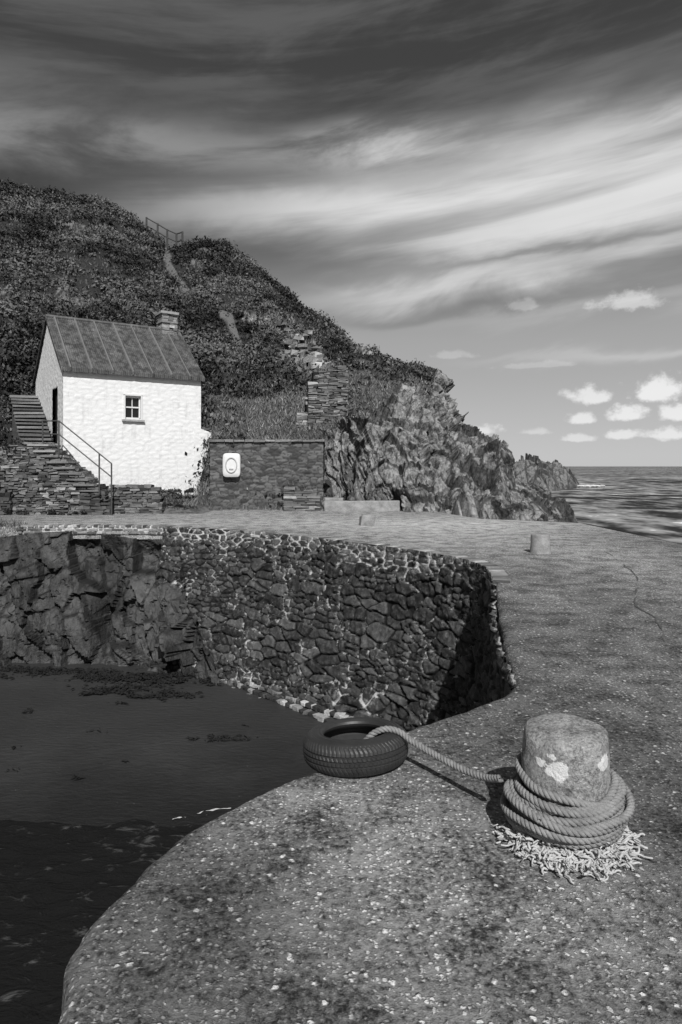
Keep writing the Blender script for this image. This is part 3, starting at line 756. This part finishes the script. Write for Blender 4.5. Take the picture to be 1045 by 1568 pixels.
def br(A_, B_):
    x = W+.42; q = A_-.035
    return np.stack([c0[0]+fu[0]*x+fn[0]*q, c0[1]+fu[1]*x+fn[1]*q, np.minimum(zb+B_, 3.0)], -1)
parts.append(flat('', br, 3, bh, 96, np.array([fu[0], fu[1], 0])))
def bt(A_, B_):
    x = W-.3+A_; q = B_-.035
    return np.stack([c0[0]+fu[0]*x+fn[0]*q, c0[1]+fu[1]*x+fn[1]*q, 3.05-.1*A_], -1)
parts.append(flat('', bt, .72, 3, 97, np.array([0, 0, 1.])))
v, f, at = join(parts); mk('buttress', v, f, M_white, at, parent=cot)
def roof(name, sgn):
    a = np.arange(-.10, W+.11, .016); b = np.linspace(-.06, 1, 30); A_, B_ = np.meshgrid(a, b)
    y = (B_*Dp/2) if sgn > 0 else Dp-(B_*Dp/2)
    z = ze+.05+(zr-ze)*B_
    rib = np.exp(-(((A_+.15) % .72-.36)/.028)**4)
    slope = math.atan2(zr-ze, Dp/2); hh = .06*rib+.010*np.sin(A_/.076*2*np.pi)+.05
    nx = -math.sin(slope)*sgn; nzz = math.cos(slope)
    pos = np.stack([c0[0]+fu[0]*A_+fn[0]*(y+nx*hh), c0[1]+fu[1]*A_+fn[1]*(y+nx*hh), z+nzz*hh], -1)
    edge_ring = np.concatenate([pos[0], pos[:, -1], pos[-1][::-1], pos[::-1, 0]]); er2 = edge_ring.copy(); er2[:, 2] -= .12
    parts = [(pos.reshape(-1, 3), gridF(len(b), len(a)), {'edge': rib.ravel()}), (np.vstack([edge_ring, er2]), gridF(2, len(edge_ring)), {'edge': np.zeros(2*len(edge_ring))})]
    v, f, at = join(parts); mk(name, v, f, M_roof, at, parent=cot)
roof('roof_front', 1); roof('roof_back', -1)
rv, rf, _, _ = tube([P3(-.1, Dp/2, zr+.12), P3(W/2, Dp/2, zr+.12), P3(W+.1, Dp/2, zr+.12)], .07, 8); mk('ridge_cap', rv, rf, M_roof, {'edge': np.full(len(rv), .3)}, parent=cot)
q = c0+fu*(W-.75)+fn*(Dp/2-.28)
L = drystone(q, fu, .62, .6, zr-.6, lambda x: zr+.72, .12, .36, (.06, .11), (.14, .32))
L += [(tuple(q+fu*.31+fn*.3)+(zr+.77,), fu, (.37, .36, .05), .30), (tuple(q+fu*.31+fn*.3)+(zr+.40,), fu, (.335, .325, .03), .25)]
addbox('chimney', L, M_stone, .008, parent=cot)

# ------------------------------------------------------------ stone steps with retaining walls
steps = empty('stone_steps')
L = []
for i in range(9):
    x = -7.95-.215*i; z = .78+.19*i
    L.append(((x-.35, 23.05, z), (1, 0), (.36, .5, .035), rng.uniform(.16, .30)))
for i in range(14):
    t = i/13; x = -10.5-2.1*t; y = 23.6+3.6*t; z = 2.4+1.95*t
    L.append(((x, y, z), (.9, .3+rng.uniform(-.1, .1)), (.52, .24, .04), rng.uniform(.08, .2)))
addbox('treads', L, M_slate, .025, parent=steps, bevel=.01)
L = drystone((-12.6, 22.62), (1, 0), 4.75, .8, -.1, lambda x: np.interp(x, [0, .6, 1.3, 2.3, 2.75, 4.75], [1.7, 2.1, 2.25, 2.4, 2.40, .74]), .04, .2, (.04, .11), (.1, .36))
L += drystone((-13.6, 22.3), (1, .05), 2.7, .5, -.1, lambda x: np.interp(x, [0, 1.0, 1.5, 2.7], [2.2, 1.9, 1.5, .7]), .02, .11, (.05, .18), (.12, .5))
L.append(((-10.9, 23.05, .9), (1, 0), (1.7, .33, 1.1), .02))  # dark core added behind the stones to keep light out of gaps
for i in range(13):
    t = i/12; x = -10.5-2.1*t; y = 23.6+3.6*t; L.append(((x-.0, y+.1, 1.3+t), (.9, .3), (.48, .22, 1.0+t-.02), .05))
addbox('retaining_stones', L, M_stone, .04, parent=steps)
L = drystone((-7.75, 22.75), (1, .05), 1.75, .5, -.1, lambda x: np.interp(x, [0, 1.2, 1.5, 1.75], [.98, 1.0, .9, .3]), .04, .2, (.05, .11), (.12, .4))
L += drystone((-8.6, 22.45), (1, .0), 1.0, .3, -.1, lambda x: np.interp(x, [0, 1.0], [.75, .35]), .04, .14, (.05, .12), (.12, .4))
L.append(((-7.0, 23.05, .4), (1, .05), (.7, .18, .45), .02))  # dark core added inside the low wall to block light between stones
addbox('low_stone_wall', L, M_stone, .03)
def pclump(name, cs, leaves, ls, tlo, thi, mat):
    V = []; T = []
    for (x, y, z, r) in cs:
        d = rng.normal(size=(leaves, 3)); d /= np.linalg.norm(d, axis=1)[:, None]; d[:, 2] = np.abs(d[:, 2])-.2
        p = np.array([x, y, z])+d*r*rng.uniform(.3, 1.1, (leaves, 1))
        a = rng.normal(size=p.shape); a /= np.linalg.norm(a, axis=1)[:, None]; b = np.cross(a, rng.normal(size=p.shape)); b /= np.linalg.norm(b, axis=1)[:, None]
        L_ = rng.uniform(ls*.5, ls*1.4, (leaves, 1))
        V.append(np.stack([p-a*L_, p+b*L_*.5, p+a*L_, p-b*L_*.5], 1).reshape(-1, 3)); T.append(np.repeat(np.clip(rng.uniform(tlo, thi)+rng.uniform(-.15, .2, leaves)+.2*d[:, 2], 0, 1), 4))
    V = np.concatenate(V); mk(name, V, np.arange(len(V)).reshape(-1, 4), mat, {'tone': np.concatenate(T)}, smooth=False)
cs = [(rng.uniform(-13, -10.9), rng.uniform(22.5, 24.2), rng.uniform(1.7, 2.5), rng.uniform(.15, .4)) for _ in range(26)]
cs += [(rng.uniform(-13.8, -12.9), rng.uniform(24, 27), rng.uniform(2.6, 4.2), rng.uniform(.25, .5)) for _ in range(18)]
cs += [(rng.uniform(-6.9, -5.2), rng.uniform(23.2, 24.6), rng.uniform(.45, .75), rng.uniform(.08, .2)) for _ in range(26)]
cs += [(rng.uniform(-12.6, -8.2), 22.35, rng.uniform(-.02, .15), rng.uniform(.06, .16)) for _ in range(20)]
pclump('step_plants', cs, 70, .05, .2, .65, M_leaf)
parts = []
rail = [[(-7.53, 22.4, 1.69), (-9.32, 22.55, 3.10), (-10.05, 23.0, 3.13)], [(-7.53, 22.4, 1.25), (-9.32, 22.55, 2.66), (-10.05, 23.0, 2.69)]]
for r in rail:
    P = np.vstack([np.linspace(r[0], r[1], 10), np.linspace(r[1], r[2], 5)[1:]]); v, f, _, _ = tube(P, .022, 8); parts.append((v, f, {}))
for (x, y, z0, z1) in ((-7.53, 22.4, -.02, 1.69), (-7.95, 22.45, .7, 2.02), (-9.32, 22.55, 1.9, 3.10), (-10.05, 23.0, 2.2, 3.13)):
    v, f, _, _ = tube([(x, y, z0), (x, y, (z0+z1)/2), (x, y, z1)], .027, 8); parts.append((v, f, {}))
v, f, _ = join(parts); mk('handrail', v, f, M_metal)

# ------------------------------------------------------------ skerries
def skerry(name, cx, cy, rx, ry, h, k):
    xs = np.linspace(-1, 1, 120); X, Y = np.meshgrid(xs, xs); r = np.hypot(X, Y)
    P = np.stack([cx+X*rx, cy+Y*ry, 0*X], -1).reshape(-1, 3)
    f1, e1 = facet(P/np.array([3.5, 3.5, 1]), k); f2, e2 = facet(P/np.array([1.3, 1.3, 1]), k+3)
    z = -4.2+h*np.clip(1-r.ravel()**2, 0, 1)**.6*(1+.35*f1+.18*f2+.3*fbm(P/6, 3, k))
    P[:, 2] = z; mk(name, P, gridF(120, 120), M_hill, {'rock': .5+0*z, 'grass': 0*z, 'path': 0*z, 'edge': np.minimum(e1*1.3, e2)}, smooth=False)
skerry('skerry_rock', 47.5, 165, 9, 9, 7.6, 201); skerry('skerry_rock', 54.5, 172, 5.5, 6, 5.0, 211); skerry('skerry_rock', 40, 150, 8, 8, 6.5, 221)
parts = []
for i in range(26):
    x = 60+rng.normal()*1.8; y = 168+rng.normal()*1.5; r = rng.uniform(.2, .6)
    b = np.linspace(0, 6.28, 9); P = np.stack([x+np.cos(b)*r*1.6, y+np.sin(b)*r, -3.4+np.abs(np.sin(b*3))*.3+0*b], 1)
    v, f, _, _ = tube(P, r*.35, 5); parts.append((v, f, {}))
v, f, _ = join(parts); mk('breaking_wave', v, f, M_foam)

# ------------------------------------------------------------ bollard
def lathe(prof, n, cx, cy, jit=0, k=0, sc=.1):
    a = np.linspace(0, 2*np.pi, n, endpoint=False); V = []
    for r, z in prof: V.append(np.stack([cx+r*np.cos(a), cy+r*np.sin(a), np.full(n, z)], 1))
    V = np.vstack(V)
    if jit:
        d = V-np.array([cx, cy, .2]); d[:, 2] *= .5; d /= np.linalg.norm(d, axis=1)[:, None]; V += d*(jit*fbm(V/sc, 3, k))[:, None]
    return V, gridF(len(prof), n, wrap=True)
bx, by = .97, 2.95
prof = [(.180, -.02)]+[(.180-.003*t, .455*t) for t in np.linspace(.05, .93, 26)]+[(.176, .442), (.174, .456), (.167, .466), (.152, .472)]+[(r, .474+.004*(1-r/.14)) for r in np.linspace(.135, .002, 14)]
V, F = lathe(prof, 110, bx, by, .016, 5, .11)
V[:, 2] += (.02*(V[:, 0]-bx)+.03*(V[:, 1]-by))*smooth01(V[:, 2], .2, .46)
V2 = V.copy()
chip = np.array([[.80, 2.85, .47], [1.12, 2.83, .475], [.98, 2.78, .30], [.93, 2.775, .47]])
for c_, r_, d_ in zip(chip, (.06, .05, .03, .04), (.03, .022, .006, .014)):
    w = np.exp(-((V-c_)**2).sum(1)/r_**2)[:, None]; dr = np.array([bx, by, .2])-V; dr /= np.linalg.norm(dr, axis=1)[:, None]; V2 += dr*w*d_
mk('mooring_bollard', V2, F, M_boll)
prof = [(.19, -.03)]+[(.185-.02*t, .36*t) for t in np.linspace(.1, .92, 10)]+[(.155, .352), (.12, .36), (.06, .365), (.002, .366)]
V, F = lathe(prof, 40, 3.68, 12.6, .02, 9, .15); mk('concrete_post', V, F, M_conc2)
addbox('stone_block', [((.70, 18.5, .12), (1, .2), (.19, .15, .13), .5), ((.72, 18.55, .27), (1, .1), (.15, .12, .03), .5)], M_conc2, .02, bevel=.02)

# ------------------------------------------------------------ rope
def rope(P, r=.0165, pitch=.068, name='rope'):
    P = catmull(P, .007); n = len(P); _, _, Ns, B = tube(P, .01, 4); parts = []; s = np.arange(n)*.007
    for j in range(3):
        a = 2*np.pi*(s/pitch+j/3); Q = P+(np.cos(a)[:, None]*Ns+np.sin(a)[:, None]*B)*r*.52
        v, f, _, _ = tube(Q, r*.56, 7); parts.append((v, f, {}))
    return parts
parts = []
path_ = [(.08, 3.70, .02), (.11, 3.68, .09), (.17, 3.66, .165), (.24, 3.65, .195), (.31, 3.63, .188), (.37, 3.58, .160), (.46, 3.48, .14), (.58, 3.31, .135), (.67, 3.17, .155), (.72, 3.06, .20)]
parts += rope(path_)
hel = []
turns = 5.2
for i in range(int(turns*16)):
    a = math.radians(165)+2*math.pi*i/16; t = i/(turns*16)
    r = .200+.010*math.sin(i*.37)+.018*(1-abs(2*((i/16) % 2)/2-1))+.020*t
    z = .235-.036*((i/16))*.8+.022*math.sin(a*1+1.0)+.01*math.sin(i*.9)
    hel.append((bx+r*math.cos(a), by+r*math.sin(a), max(z, .07)))
parts += rope(hel)
def ringp(r, z, tx, ty, ph, ex=0.):
    return [(bx+(r+ex*math.cos(a-ph)+.004*math.sin(5*a+r*99))*math.cos(a), by+(r+ex*math.cos(a-ph))*math.sin(a), z+tx*math.cos(a)+ty*math.sin(a)+.008*math.sin(3*a+ph)) for a in np.linspace(ph, ph+2*math.pi, 26)]
for r, z, tx, ty, ph, ex in ((.198, .250, -.03, .02, .5, .008), (.208, .225, .035, .01, 2.2, .01), (.222, .20, .035, -.01, 1.1, .02), (.236, .165, -.02, .01, 4., .015), (.242, .135, .01, .01, 3., .015), (.232, .105, .015, .0, 2, .01), (.244, .15, .05, .0, 0.2, .02), (.212, .17, -.02, .02, 5, .0), (.218, .09, .0, .0, 1, .0)):
    parts += rope(ringp(r, z, tx, ty, ph, ex))
v, f, _ = join(parts); mk('mooring_rope', v, f, M_rope)
parts = []
for i in range(900):
    a0 = rng.uniform(math.radians(178), math.radians(362)); r0 = .16+.112*rng.random()**.8; L = rng.uniform(.03, .11); pts = []
    ang = rng.uniform(0, 6.28); x = bx-.005+r0*math.cos(a0)*.94; y = by+r0*math.sin(a0)*1.04; z = max(.008, rng.uniform(.005, .085)*(1-(r0-.16)/.145)+.006)
    for j in range(7):
        pts.append((x, y, z)); ang += rng.normal()*.7; x += math.cos(ang)*L/6; y += math.sin(ang)*L/6; z = max(.008, z+rng.normal()*.006)
    v, f, _, _ = tube(catmull(pts, .009), rng.uniform(.0022, .0058), 5); parts.append((v, f, {}))
v, f, _ = join(parts); mk('frayed_rope', v, f, M_fray)

# ------------------------------------------------------------ tyre
nseg = 288; a = np.linspace(0, 2*np.pi, nseg, endpoint=False)
prof = [(.178, .035), (.172, .022), (.178, .010), (.195, .004), (.215, .0), (.238, .004), (.252, .010), (.258, .014), (.268, .022), (.276, .032), (.283, .044),
        (.2865, .058), (.2790, .061), (.2790, .066), (.287, .069), (.288, .083), (.280, .086), (.280, .091), (.288, .094), (.287, .108), (.279, .111), (.279, .116), (.2865, .119),
        (.283, .133), (.276, .145), (.268, .155), (.258, .163), (.252, .167), (.246, .170), (.238, .173), (.232, .170), (.215, .177), (.195, .173), (.190, .176), (.178, .167), (.172, .155), (.178, .142), (.20, .130), (.235, .12), (.262, .10), (.265, .088), (.262, .07), (.235, .05), (.20, .045)]
prof = np.array(prof); V = []
for i, (r, z) in enumerate(prof):
    rr = np.full(nseg, r)
    shoulder = (.262 < r) and i < 27 and not (.2785 < r < .2805)
    if shoulder:
        ph = (np.arange(nseg)+int(z*60)) % 4; rr = rr-.004*((ph < 1))
    V.append(np.stack([rr*np.cos(a), rr*np.sin(a), np.full(nseg, z)], 1))
V = np.vstack(V); F = gridF(len(prof), nseg, wrap=True); m = len(prof)
F2 = np.stack([(m-1)*nseg+np.arange(nseg), (m-1)*nseg+(np.arange(nseg)+1) % nseg, (np.arange(nseg)+1) % nseg, np.arange(nseg)], 1)
ty = mk('car_tyre', V, np.vstack([F, F2])[:, ::-1], M_tyre, smooth=False)
ty.location = (.085, 3.73, -.016); ty.rotation_euler = (math.radians(-5.5), math.radians(-1.5), .3)

# ------------------------------------------------------------ camera, sun, sky
cam = bpy.data.cameras.new('camera'); co = bpy.data.objects.new('camera', cam); scene.collection.objects.link(co); scene.camera = co
co.location = (0, 0, 1.6); co.rotation_euler = (math.radians(90), 0, 0)
cam.sensor_fit = 'VERTICAL'; cam.sensor_height = 36; cam.lens = 24; cam.shift_y = -70/1568; cam.clip_end = 60000; cam.clip_start = .05
el = math.radians(42); az = math.atan2(.14, -.98)
sd = Vector((math.sin(az)*math.cos(el), math.cos(az)*math.cos(el), math.sin(el)))
sun = bpy.data.lights.new('sun', 'SUN'); sun.energy = 4.7; sun.angle = math.radians(.5); sun.color = (1, .995, .985)
so = bpy.data.objects.new('sun', sun); scene.collection.objects.link(so); so.rotation_euler = (-sd).to_track_quat('-Z', 'Y').to_euler(); so.location = (10, -10, 20)

w = bpy.data.worlds.new('World'); scene.world = w; w.use_nodes = True; nt = w.node_tree; bg = nt.nodes['Background']
tc = nt.nodes.new('ShaderNodeTexCoord'); d = E(nt, tc.outputs['Generated']); x, y, z = sep(d)
rr = (x*x+y*y).m('SQRT').m('MAXIMUM', .02); e = z/rr; A = x.m('ARCTAN2', y)
sky = nt.nodes.new('ShaderNodeTexSky'); sky.sky_type = 'NISHITA'; sky.sun_disc = False; sky.sun_elevation = el; sky.sun_rotation = az
bw = nt.nodes.new('ShaderNodeRGBToBW'); nt.links.new(sky.outputs[0], bw.inputs[0]); nis = E(nt, bw.outputs[0])
wn = noise(comb(nt, A*1.3, e*4.0-A*.5, 0.), 1.8, 4, .5)-.5
st = noise(comb(nt, A*.8, e*9-A*1.0, 1.7), 1.8, 5, .58, .3)
fil = noise(comb(nt, A*1.6, e*5-A*.8, 7.7), 2.2, 6, .62, .45)
ew = e+wn*.13+(fil-.5)*.07
basec = (nis*.012).m('MINIMUM', .055)+sm(e, -.02, .18, .50, .33)*sm(e, .16, .37, 1, .10)
def band(c, slope, w0, w1, amp, a0, a1, a2=9., a3=9.5):
    ww = sm(A, -.35, .45, w0, w1); g = gauss((ew-(A*slope+c))/ww)
    return g*sm(A, a0, a1)*sm(A, a2, a3, 1, 0)*amp
soft = sm(st, .30, .62, .55, 1.1)
cl = band(.375, .05, .030, .085, .62, -.50, .10)*soft
cl = cl+band(.255, .055, .012, .020, .34, -.12, .10)*soft
cl = cl+band(.310, .05, .02, .03, .20, -.1, .2)*soft
cl = cl+band(.205, .03, .010, .014, .16, .05, .4)*soft
cl = cl+band(.470, .03, .050, .03, .17, -9, -8, .0, .25)*sm(fil, .35, .65, .3, 1.2)
cl = cl+band(.480, -.02, .03, .030, .30, -.12, .1)*sm(fil, .38, .66, .2, 1.2)
cl = cl+sm(fil*.5+st*.5, .42, .62)*.06*sm(e, .46, .58)
cl = cl+band(.145, .02, .006, .010, .12, .1, .4)
dk = band(.225, .0, .012, .012, .08, -.1, .1)+band(.285, .03, .006, .009, .10, .0, .3)+band(.40, .10, .03, .02, .03, -9, -8, -.1, .1)
pn = noise(comb(nt, A, e*1.2, 0.3), 38, 5, .6)-.5
def puff(px, py, wx, wy, amp):
    aa = math.atan((px-522.5)/1045); ee = (714-py)/1045*math.cos(aa)
    dx = (A-aa)*(1045/wx); dy = (e-ee)*(1045/wy)
    dy = dy*sm(dy, -.4, .4, 1.9, 1.)
    return sm((dx*dx+dy*dy).m('SQRT')+pn*2.6, .45, 1.2, 1, 0)*amp
cu = None
for a_ in ((898, 610, 30, 18, .34), (1010, 600, 40, 23, .40), (960, 637, 30, 15, .34), (897, 643, 22, 12, .3), (1038, 635, 26, 14, .34), (740, 660, 26, 11, .25), (955, 667, 26, 10, .26), (1020, 667, 40, 12, .28),
           (820, 662, 22, 7, .14), (890, 672, 26, 8, .2), (690, 545, 30, 9, .10), (960, 466, 50, 18, .26), (800, 470, 26, 12, .14), (830, 560, 70, 6, .08)):
    q = puff(*a_); cu = q if cu is None else cu.m('MAXIMUM', q)
tot = (basec+cl-dk+cu).m('MAXIMUM', .03).m('MINIMUM', .84)
nt.links.new(tot.s, bg.inputs[0]); bg.inputs[1].default_value = 1.0
scene.view_settings.view_transform = 'Standard'; scene.view_settings.look = 'None'; scene.view_settings.exposure = 0
